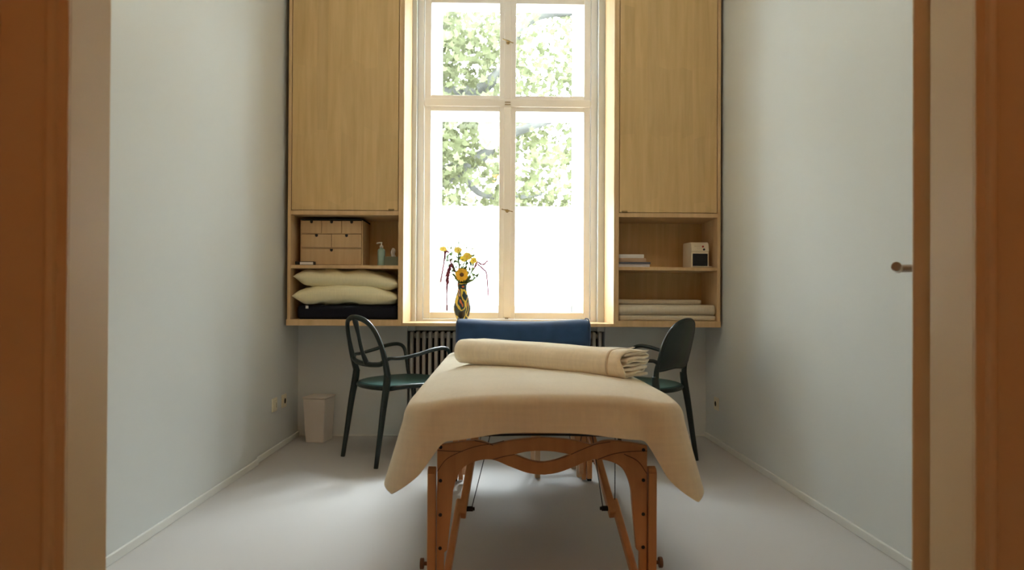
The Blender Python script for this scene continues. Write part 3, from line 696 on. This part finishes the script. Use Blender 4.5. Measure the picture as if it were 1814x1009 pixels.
# folding braces and cables
def bar(bm, a, b, wx, wn):
    a, b = Vector(a), Vector(b); d = (b-a).normalized(); ux = Vector((1, 0, 0)); ux = (ux - d*ux.dot(d)).normalized(); n_ = d.cross(ux)
    va = [bm.verts.new(a + ux*i*wx/2 + n_*j*wn/2) for i, j in ((-1,-1),(1,-1),(1,1),(-1,1))]; vb = [bm.verts.new(b + ux*i*wx/2 + n_*j*wn/2) for i, j in ((-1,-1),(1,-1),(1,1),(-1,1))]
    for i in range(4): bm.faces.new((va[i], va[(i+1)%4], vb[(i+1)%4], vb[i]))
    bm.faces.new(va); bm.faces.new(vb)
for sy in (-1, 1):
    for sx in (-1, 1):
        A = Vector((sx*.300, sy*.665, .05)); B = Vector((sx*.212, sy*.04, .56)); d = B-A
        off = Vector((-sx*.016, 0, 0))
        bm = new_bm(); bar(bm, A, A + d*.345, .023, .034); obj('lower_brace', bm, m_beech, tb, bevel=.006)
        bm = new_bm(); bar(bm, A + d*.27 + off, B + off, .026, .034); br = obj('upper_brace', bm, m_beech, tb, bevel=.004)
        K = A + d*.305 + off; bm = new_bm(); tube(bm, [tuple(K + Vector((-sx*.01, 0, 0))), tuple(K + Vector((-sx*.034, 0, 0)))], .009, n=1, seg=12); tube(bm, [tuple(K + Vector((-sx*.028, 0, 0))), tuple(K + Vector((-sx*.040, 0, 0)))], .006, n=1, seg=12)
        k = obj('brace_knob', bm, m_black, br); k['label'] = 'black screw knob'
        bm = new_bm(); K2 = K + Vector((-sx*.030, 0, .004)); tube(bm, [tuple(K2), (sx*.20 if sx > 0 else sx*.13, sy*.62 if sy > 0 else -.25, .56)], .0016, n=1, seg=6)
        if sx > 0: tube(bm, [tuple(K + Vector((.012, 0, .03))), (sx*.31, sy*.25, .56)], .0016, n=1, seg=6)
        obj('cable', bm, m_black, tb)
bm = new_bm(); tube(bm, [(-.20, -.885, .538), (-.1, -.892, .541), (0, -.895, .542), (.1, -.892, .540), (.19, -.885, .536)], .0035, n=5, seg=6)
tube(bm, [(-.20, -.885, .538), (-.22, -.87, .56)], .003, n=1, seg=6); tube(bm, [(.19, -.885, .536), (.21, -.87, .56)], .003, n=1, seg=6)
o = obj('sling_cord', bm, m_black, tb)

# linen cover draped over the table
def cover():
    t = bpy.data.objects.new('tmp', None)
    a, b, r = .356, .938, .045
    per = []
    def arc(cx, cy, a0, n_):
        for k in range(n_): an = a0 + (PI/2)*k/n_; per.append((cx + r*math.cos(an), cy + r*math.sin(an), math.cos(an), math.sin(an)))
    def line(x0, y0, x1, y1, nx, ny, n_):
        for k in range(n_): f = k/n_; per.append((x0+(x1-x0)*f, y0+(y1-y0)*f, nx, ny))
    line(a, -b+r, a, b-r, 1, 0, 80); arc(a-r, b-r, 0, 14); line(a-r, b, -a+r, b, 0, 1, 36); arc(-a+r, b-r, PI/2, 14)
    line(-a, b-r, -a, -b+r, -1, 0, 80); arc(-a+r, -b+r, PI, 28); line(-a+r, -b, a-r, -b, 0, -1, 48); arc(a-r, -b+r, 1.5*PI, 28)
    N = len(per); bm = new_bm(); rings = []
    zt = .680
    def dome(x, y):
        dx = max(0, (abs(x)-.20)/(a-.20)); dy = max(0, (abs(y)-(b-.16))/.16)
        return zt - .030*(min(1, abs(x)/a))**3.2 - .016*dy**2 + .0015*noise.noise(Vector((x*5, y*5, 0)))
    T = [0, .12, .24, .36, .48, .58, .68, .76, .82, .87, .91, .94, .965, .985, 1.0]
    cv = None
    for t_ in T:
        if t_ == 0: cv = bm.verts.new((0, 0, dome(0, 0))); continue
        ring = []
        for (x, y, nx, ny) in per:
            # interior rings keep an even margin near the edge
            X = x*t_ ; Y = y*t_ if abs(y) < b*.5 else (y - math.copysign((1-t_)*a*2.4, y) if (1-t_)*a*2.4 < abs(y)*.999 else y*t_)
            Y = y*t_
            ring.append(bm.verts.new((X, Y, dome(X, Y))))
        rings.append(ring)
    # rounded edge then skirt
    R = .034
    for k in range(1, 7):
        an = PI/2*k/6; ring = []
        for (x, y, nx, ny) in per:
            Rx = R + .020*abs(nx)
            ring.append(bm.verts.new((x + nx*Rx*math.sin(an)*.8, y + ny*R*math.sin(an)*.8, dome(x, y) - Rx*(1-math.cos(an)))))
        rings.append(ring)
    NS = 16
    for k in range(1, NS+1):
        f = k/NS; ring = []
        for (x, y, nx, ny) in per:
            Rx = R + .020*abs(nx); zs = dome(x, y) - Rx
            phi = math.degrees(math.atan2(abs(ny), abs(nx)))
            onarc = 0 < phi < 90
            if onarc: sdist = abs(phi-45)/90*(r*PI/2)
            elif phi >= 90: sdist = r*PI/4 + ((a-r) - abs(x))
            else: sdist = r*PI/4 + ((b-r) - abs(y))
            tail = max(0, 1-sdist/(.085 if phi >= 45 else .15))**1.1
            near = y < 0
            wf = phi/90 if onarc else (1 if phi >= 90 else 0)          # 1 on the short ends, 0 on the long sides
            ze = .562 - .040*min(1, abs(x)/.33)**2.2
            zl = .485 + .008*math.sin(y*9)
            zb = ze*wf + zl*(1-wf)
            tipz = (.368 if x > 0 else .392) if near else .42
            zh = zb + (tipz - zb)*tail
            z = zs + (zh-zs)*f
            depth = zs - z
            fl_ = .012*f + depth*(.075 + .055*tail*(1 if x > 0 else .6)) + .11*depth*(1-wf)
            cn = max(0, 1-sdist/.35)
            wv = .009*f*(math.sin((x+y)*15+1) + .5*math.sin((x-y)*29))*(1-tail)
            wv += -.016*f*math.exp(-((sdist-.085)/.028)**2)*(1 if phi < 45 else .7) + .006*f*math.exp(-((sdist-.16)/.045)**2)
            ring.append(bm.verts.new((x + nx*(Rx*.8 + fl_ + wv) + math.copysign((.030 if x > 0 else .045)*f*wf*(abs(x)/a)**2.5, x), y + ny*(R*.8 + fl_*.6 + wv), z)))
        rings.append(ring)
    for k in range(N): bm.faces.new((cv, rings[0][k], rings[0][(k+1) % N]))
    for i in range(len(rings)-1):
        for k in range(N): bm.faces.new((rings[i][k], rings[i][(k+1) % N], rings[i+1][(k+1) % N], rings[i+1][k]))
    o = obj('table_cover', bm, m_cloth, smooth=True, solid=.002, sub=1); o.location = (TC.x-.010, TC.y, 0); o.rotation_euler = (0, 0, TYAW)
    tag(o, 'beige linen cover draped over the massage table with hanging corners', 'cloth')
    bpy.data.objects.remove(t)
    return o
cover()
# folded wool blanket on top
bl, path = folded('wool_blanket', .705, .215, .094, 6, .011, (-.165, 2.665, .679), math.atan2(-.42, .574), 'cream wool blanket folded into a long bundle lying across the table cover', m_wool, seed=3.3, wav=.004, ends=.02); bl.rotation_euler = (0, math.radians(1.2), math.atan2(-.42, .574))
bm = new_bm(); rows = []
Ls = .655
outer = path[-25:]
for du in (-.004, .004):
    rows.append([bm.verts.new((Ls+du, v - (.0055 if v < .05 else 0) , max(.006, z + (.0062 if z > .047 else -.003)))) for v, z in outer[:22]])
for j in range(len(rows[0])-1): bm.faces.new((rows[0][j], rows[0][j+1], rows[1][j+1], rows[1][j]))
o = obj('hem_seam', bm, m_seam, bl, smooth=True, solid=.002)

# blue bolster at the far end
bo = thing('bolster', 'dark blue velvet bolster lying across the far end of the massage table', 'bolster', (.128, 3.56, .679), TYAW)
bm = new_bm(); nu, nv = 40, 28; rows = []
BL, BD, BH = .69, .20, .158
for i in range(nu+1):
    u = i/nu*2-1; row = []
    edge = (1-abs(u)**14)**(1/3.0) if abs(u) < 1 else 0
    for j in range(nv):
        a = 2*PI*j/nv; c, s = math.cos(a), math.sin(a)
        e = .66; cy = math.copysign(abs(c)**e, c); cz = math.copysign(abs(s)**e, s)
        hgt = BH*(.90 + .10*u*u)
        sc_ = .82 + .18*edge
        row.append(bm.verts.new((u*BL/2, cy*BD/2*sc_, BH/2*0 + hgt/2 + cz*hgt/2*sc_)))
    rows.append(row)
for i in range(nu):
    for j in range(nv): bm.faces.new((rows[i][j], rows[i][(j+1)%nv], rows[i+1][(j+1)%nv], rows[i+1][j]))
bm.faces.new(rows[0]); bm.faces.new(rows[-1])
obj('bolster_cover', bm, m_velvet, bo, smooth=True)
for sx in (-1, 1):
    pts = []
    for j in range(25):
        a = 2*PI*j/24; c, s = math.cos(a), math.sin(a); cy = math.copysign(abs(c)**.55, c); cz = math.copysign(abs(s)**.55, s)
        pts.append((sx*BL/2*.97, cy*BD/2*1.0, BH*.998/2 + cz*BH*.998/2))
    bm = new_bm(); tube(bm, pts, .003, n=1, seg=6); obj('piping', bm, m_piping, bo, smooth=True)

# ---------------------------------------------------------------- wooden stool behind the far legs
st = thing('wooden_stool', 'pale wooden stool standing under the far end of the massage table', 'stool', (.315, 3.69, 0), math.radians(4))
for sx, sy in ((-1,-1), (1,-1), (-1,1), (1,1)):
    bm = new_bm(); box(bm, sx*.112-.014, sx*.112+.014, sy*.09-.014, sy*.09+.014, 0, .42); obj('leg', bm, m_stool, st, bevel=.003)
bm = new_bm(); box(bm, -.14, .14, -.12, .12, .42, .44); obj('seat', bm, m_stool, st, bevel=.006)
bm = new_bm(); box(bm, -.098, .098, .082, .098, .20, .225); obj('stretcher', bm, m_stool, st, bevel=.003)

# ---------------------------------------------------------------- armchairs (local: +x is forward)
def chair(name, label, loc, rz, solid_back, flip):
    t = thing(name, label, 'chair', loc, rz, 'dark green armchairs')
    f = -1 if flip else 1
    # seat: shallow dished shell
    bm = new_bm(); nu = 20; nv = 20; G = []
    for i in range(nu+1):
        row = []
        for j in range(nv+1):
            u = i/nu*2-1; v = j/nv*2-1
            # squircle map
            x = u*math.sqrt(1-v*v/2.6); y = v*math.sqrt(1-u*u/3.4)
            wd = .215 + .02*u
            z = .452 + .012*(u**3) - .018*(1-u*u)*(1-v*v) - (.012*max(0, u)**4)
            row.append(bm.verts.new((x*.255+.01, y*wd*1.12, z)))
        G.append(row)
    for i in range(nu):
        for j in range(nv): bm.faces.new((G[i][j], G[i+1][j], G[i+1][j+1], G[i][j+1]))
    obj('seat', bm, m_seat, t, smooth=True, solid=.012)
    # seat rim
    per = [G[i][0].co.copy() if False else None for i in range(0)]
    bm = new_bm(); N = 40; pts = []
    for k in range(N+1):
        i, j = 0, 0; a = k/N*4
        if a < 1: u, v = -1+2*a, -1
        elif a < 2: u, v = 1, -1+2*(a-1)
        elif a < 3: u, v = 1-2*(a-2), 1
        else: u, v = -1, 1-2*(a-3)
        x = u*math.sqrt(1-v*v/2.6); y = v*math.sqrt(1-u*u/3.4)
        pts.append((x*.255+.01, y*(.215+.02*u)*1.12, .443 + .012*u**3 - .012*max(0, u)**4))
    tube(bm, pts, .014, n=1, seg=8, ref=(0, 0, 1)); obj('seat_rim', bm, m_chair, t, smooth=True)
    HB = .170
    for s in (-1, 1):
        # rear leg: foot splayed back and outwards a little
        bm = new_bm(); tube(bm, [(-.285, s*.195, 0, .0115), (-.262, s*.192, .15, .0135), (-.235, s*.188, .33, .0165), (-.213, s*.183, .455, .019), (-.207, s*.179, .515, .018)], n=6, seg=10, ref=(0, 1, 0), flat=1.15)
        obj('rear_leg', bm, m_chair, t, smooth=True)
        bm = new_bm(); tube(bm, [(.245, s*.225, 0, .0115), (.235, s*.222, .2, .0135), (.215, s*.215, .40, .017), (.200, s*.208, .45, .018)], n=6, seg=10)
        obj('front_leg', bm, m_chair, t, smooth=True)
        # arm: leaves the back post, dips, rises, bends down to the seat front
        bm = new_bm(); tube(bm, [(-.228, s*.178, .585, .014), (-.205, s*.200, .602, .012), (-.15, s*.232, .604, .012), (-.05, s*.250, .622, .0125), (.05, s*.257, .645, .014), (.125, s*.256, .650, .014), (.165, s*.250, .628, .013), (.178, s*.242, .57, .012), (.182, s*.230, .50, .012), (.185, s*.215, .445, .013)], n=7, seg=10, ref=(0, 1, 0), flat=.85)
        obj('armrest', bm, m_chair, t, smooth=True)
    # backrest in a plane that leans back
    def bp(y, z, r=.013): return (-.205 - (z-.50)*.25 - .03*(1-(y/.19)**2)*min(1, max(0, (z-.5)/.1)), y, z, r)
    if not solid_back:
        bm = new_bm()
        hoop = [bp(-.178, .50, .018), bp(-.188, .60, .015), bp(-.180, .69, .012), bp(-.152, .765, .012), bp(-.098, .812, .012), bp(0, .830, .012), bp(.098, .812, .012), bp(.152, .765, .012), bp(.180, .69, .012), bp(.188, .60, .015), bp(.178, .50, .018)]
        tube(bm, hoop, n=7, seg=10, ref=(1, 0, 0), flat=1.3)
        tube(bm, [bp(-.180, .585, .012), bp(-.14, .567, .012), bp(-.06, .560, .012), bp(0, .560, .013), bp(.06, .560, .012), bp(.14, .567, .012), bp(.180, .585, .012)], n=6, seg=10, ref=(1, 0, 0), flat=1.3)
        tube(bm, [bp(0, .558, .016), bp(0, .64, .010), bp(0, .73, .010), bp(0, .80, .015), bp(0, .826, .016)], n=6, seg=10, ref=(1, 0, 0), flat=1.3)
        obj('backrest', bm, m_chair, t, smooth=True)
    else:
        bm = new_bm(); out = [(-.178, .555), (-.188, .62), (-.182, .69), (-.154, .765), (-.098, .812), (0, .83), (.098, .812), (.154, .765), (.182, .69), (.188, .62), (.178, .555), (.12, .548), (0, .556), (-.12, .548)]
        o2 = smooth2(out, 5, closed=True); cvv = None; R2 = []
        for f_ in (0, .25, .5, .75, .93, 1.0):
            if f_ == 0: q = bp(0, .69); cvv = bm.verts.new(q[:3]); continue
            R2.append([bm.verts.new(bp(y*f_, .69+(z-.69)*f_)[:3]) for y, z in o2])
        n_ = len(o2)
        for k in range(n_): bm.faces.new((cvv, R2[0][k], R2[0][(k+1)%n_]))
        for i in range(len(R2)-1):
            for k in range(n_): bm.faces.new((R2[i][k], R2[i][(k+1)%n_], R2[i+1][(k+1)%n_], R2[i+1][k]))
        obj('backrest', bm, m_chair, t, smooth=True, solid=.014)
        bm = new_bm(); tube(bm, [(*bp(y, z)[:3], .009) for y, z in o2] + [(*bp(*o2[0])[:3], .009)], n=1, seg=8); obj('back_rim', bm, m_chair, t, smooth=True)
        for s in (-1, 1):
            bm = new_bm(); tube(bm, [(-.212, s*.182, .45, .018), (-.214, s*.179, .54, .015), (-.229, s*.182, .60, .011)], n=5, seg=10); obj('back_post', bm, m_chair, t, smooth=True)
    return t
chair('armchair', 'dark green armchair with an open looped back, at the left of the massage table', (-.575, 4.11, 0), math.atan2(.64, .77), False, False)
chair('armchair', 'dark green armchair with a solid rounded back, at the right of the massage table', (.82, 4.01, 0), math.atan2(.64, -.77), True, True)

# ---------------------------------------------------------------- lamps (out of frame, real fittings)
t = thing('pendant_lamp', 'glowing globe pendant hanging from the room ceiling, seen only mirrored in the window', 'lamp', (-.10, 2.4, 0))
bm = new_bm(); bmesh.ops.create_uvsphere(bm, u_segments=32, v_segments=20, radius=.13, matrix=Matrix.Translation((0, 0, 2.78))); obj('lamp_globe', bm, m_lampr, t, smooth=True)
bm = new_bm(); tube(bm, [(0, 0, 2.90), (0, 0, ZC)], .004, n=1); lathe(bm, [(0, 2.89), (.03, 2.90), (.03, 2.93), (0, 2.96)], n=20); obj('lamp_cord', bm, m_black, t)
t = thing('hallway_lamp', 'warm globe lamp on the hallway ceiling behind the viewer', 'lamp', (0, -.75, 0))
bm = new_bm(); bmesh.ops.create_uvsphere(bm, u_segments=32, v_segments=20, radius=.14, matrix=Matrix.Translation((0, 0, 2.95))); obj('lamp_globe', bm, m_lamph, t, smooth=True)
bm = new_bm(); lathe(bm, [(0, 3.07), (.05, 3.08), (.07, ZC), (0, ZC)], n=24); obj('lamp_mount', bm, m_black, t)

# ---------------------------------------------------------------- outside
bm = new_bm(); box(bm, -30, 30, 5.4, 60, -1.6, -1.5); tag(obj('street', bm, m_street), kind='structure')
tr = thing('plane_tree', 'leafy plane tree outside the window with pale mottled branches', 'tree', (0, 9.0, -1.5))
def outp(px, py, y): s = 1209.0/y; return ((px-883)/s, y-9.0, .917-(py-538)/s + 1.5)
bm = new_bm()
tube(bm, [(-2.6, .6, 0, .30), (-2.4, .5, 2.5, .26), (-1.9, .3, 4.0, .22), (-1.7, .2, 5.6, .14), (-1.4, .1, 7.2, .06)], n=8, seg=12)
obj('trunk', bm, m_bark, tr, smooth=True)
for pts in ([(*outp(700, 350, 9.2), .16), (*outp(790, 312, 9.1), .13), (*outp(850, 280, 9.0), .085), (*outp(900, 240, 9.0), .07), (*outp(1000, 205, 9.0), .05), (*outp(1080, 190, 9.1), .03)],
            [(*outp(640, 160, 9.0), .13), (*outp(820, 168, 9.0), .10), (*outp(880, 130, 8.9), .06), (*outp(930, 40, 9), .06), (*outp(1020, 20, 9), .05), (*outp(1150, 30, 9), .04)],
            [(*outp(825, 320, 8.9), .05), (*outp(850, 345, 8.8), .04), (*outp(900, 352, 8.7), .03), (*outp(960, 345, 8.7), .02)],
            [(*outp(700, 120, 9.4), .10), (*outp(760, 60, 9.3), .06), (*outp(800, -20, 9.3), .05), (*outp(850, -120, 9.3), .03)]):
    bm = new_bm(); tube(bm, pts, n=7, seg=10); obj('branch', bm, m_bark, tr, smooth=True)
rnd = random.Random(5); verts = []; faces = []
lobes = [(0, -.1), (.28, .02), (.50, .0), (.36, .22), (.55, .45), (.24, .42), (0, .9), (-.24, .42), (-.55, .45), (-.36, .22), (-.50, .0), (-.28, .02)]
clusters = [(rnd.uniform(-4.5, 5), rnd.uniform(-.9, 1.9), rnd.uniform(3.1, 6.6), rnd.uniform(.3, .6)) for _ in range(400)]
cnt = 0
for cx, cy, cz, cr in clusters:
    for k in range(80):
        p = Vector((cx + rnd.gauss(0, cr*.55), cy + rnd.gauss(0, cr*.4), cz + rnd.gauss(0, cr*.5)))
        if p.z < 2.75: continue
        q = Euler((rnd.uniform(-1.1, 1.1)+PI/2, rnd.uniform(-.8, .8), rnd.uniform(0, 2*PI))).to_matrix()
        sz = rnd.uniform(.07, .13); b0 = len(verts); c0 = rnd.uniform(-.12, .12)
        for lx, ly in lobes: verts.append(tuple(p + q @ Vector((lx*sz, ly*sz, c0*abs(lx)*sz*3))))
        faces.append(tuple(range(b0, b0+len(lobes)))); cnt += 1
me = bpy.data.meshes.new('foliage'); me.from_pydata(verts, [], faces); me.materials.append(m_leaf)
o = bpy.data.objects.new('foliage', me); COL.objects.link(o); o.parent = tr; o['kind'] = 'stuff'
bd = thing('apartment_building', 'pale apartment facade far behind the tree outside', 'building', (0, 24, -1.5))
bm = new_bm(); box(bm, -14, 14, 0, 1.0, 0, 8.0); box(bm, -14, 14, -.15, 0, 3.6, 3.8); box(bm, -14, 14, -.25, 0, 7.7, 8.0); obj('facade', bm, m_facade, bd)
for i in range(9):
    for z in (1.2, 4.6):
        x = -12 + i*3; bm = new_bm(); box(bm, x, x+1.1, -.04, .02, z, z+1.9); wf = obj('window', bm, m_facade, bd, bevel=.01)
        bm = new_bm(); box(bm, x+.1, x+.52, -.06, -.03, z+.1, z+1.8); box(bm, x+.58, x+1.0, -.06, -.03, z+.1, z+1.8); obj('pane', bm, m_winout, wf)
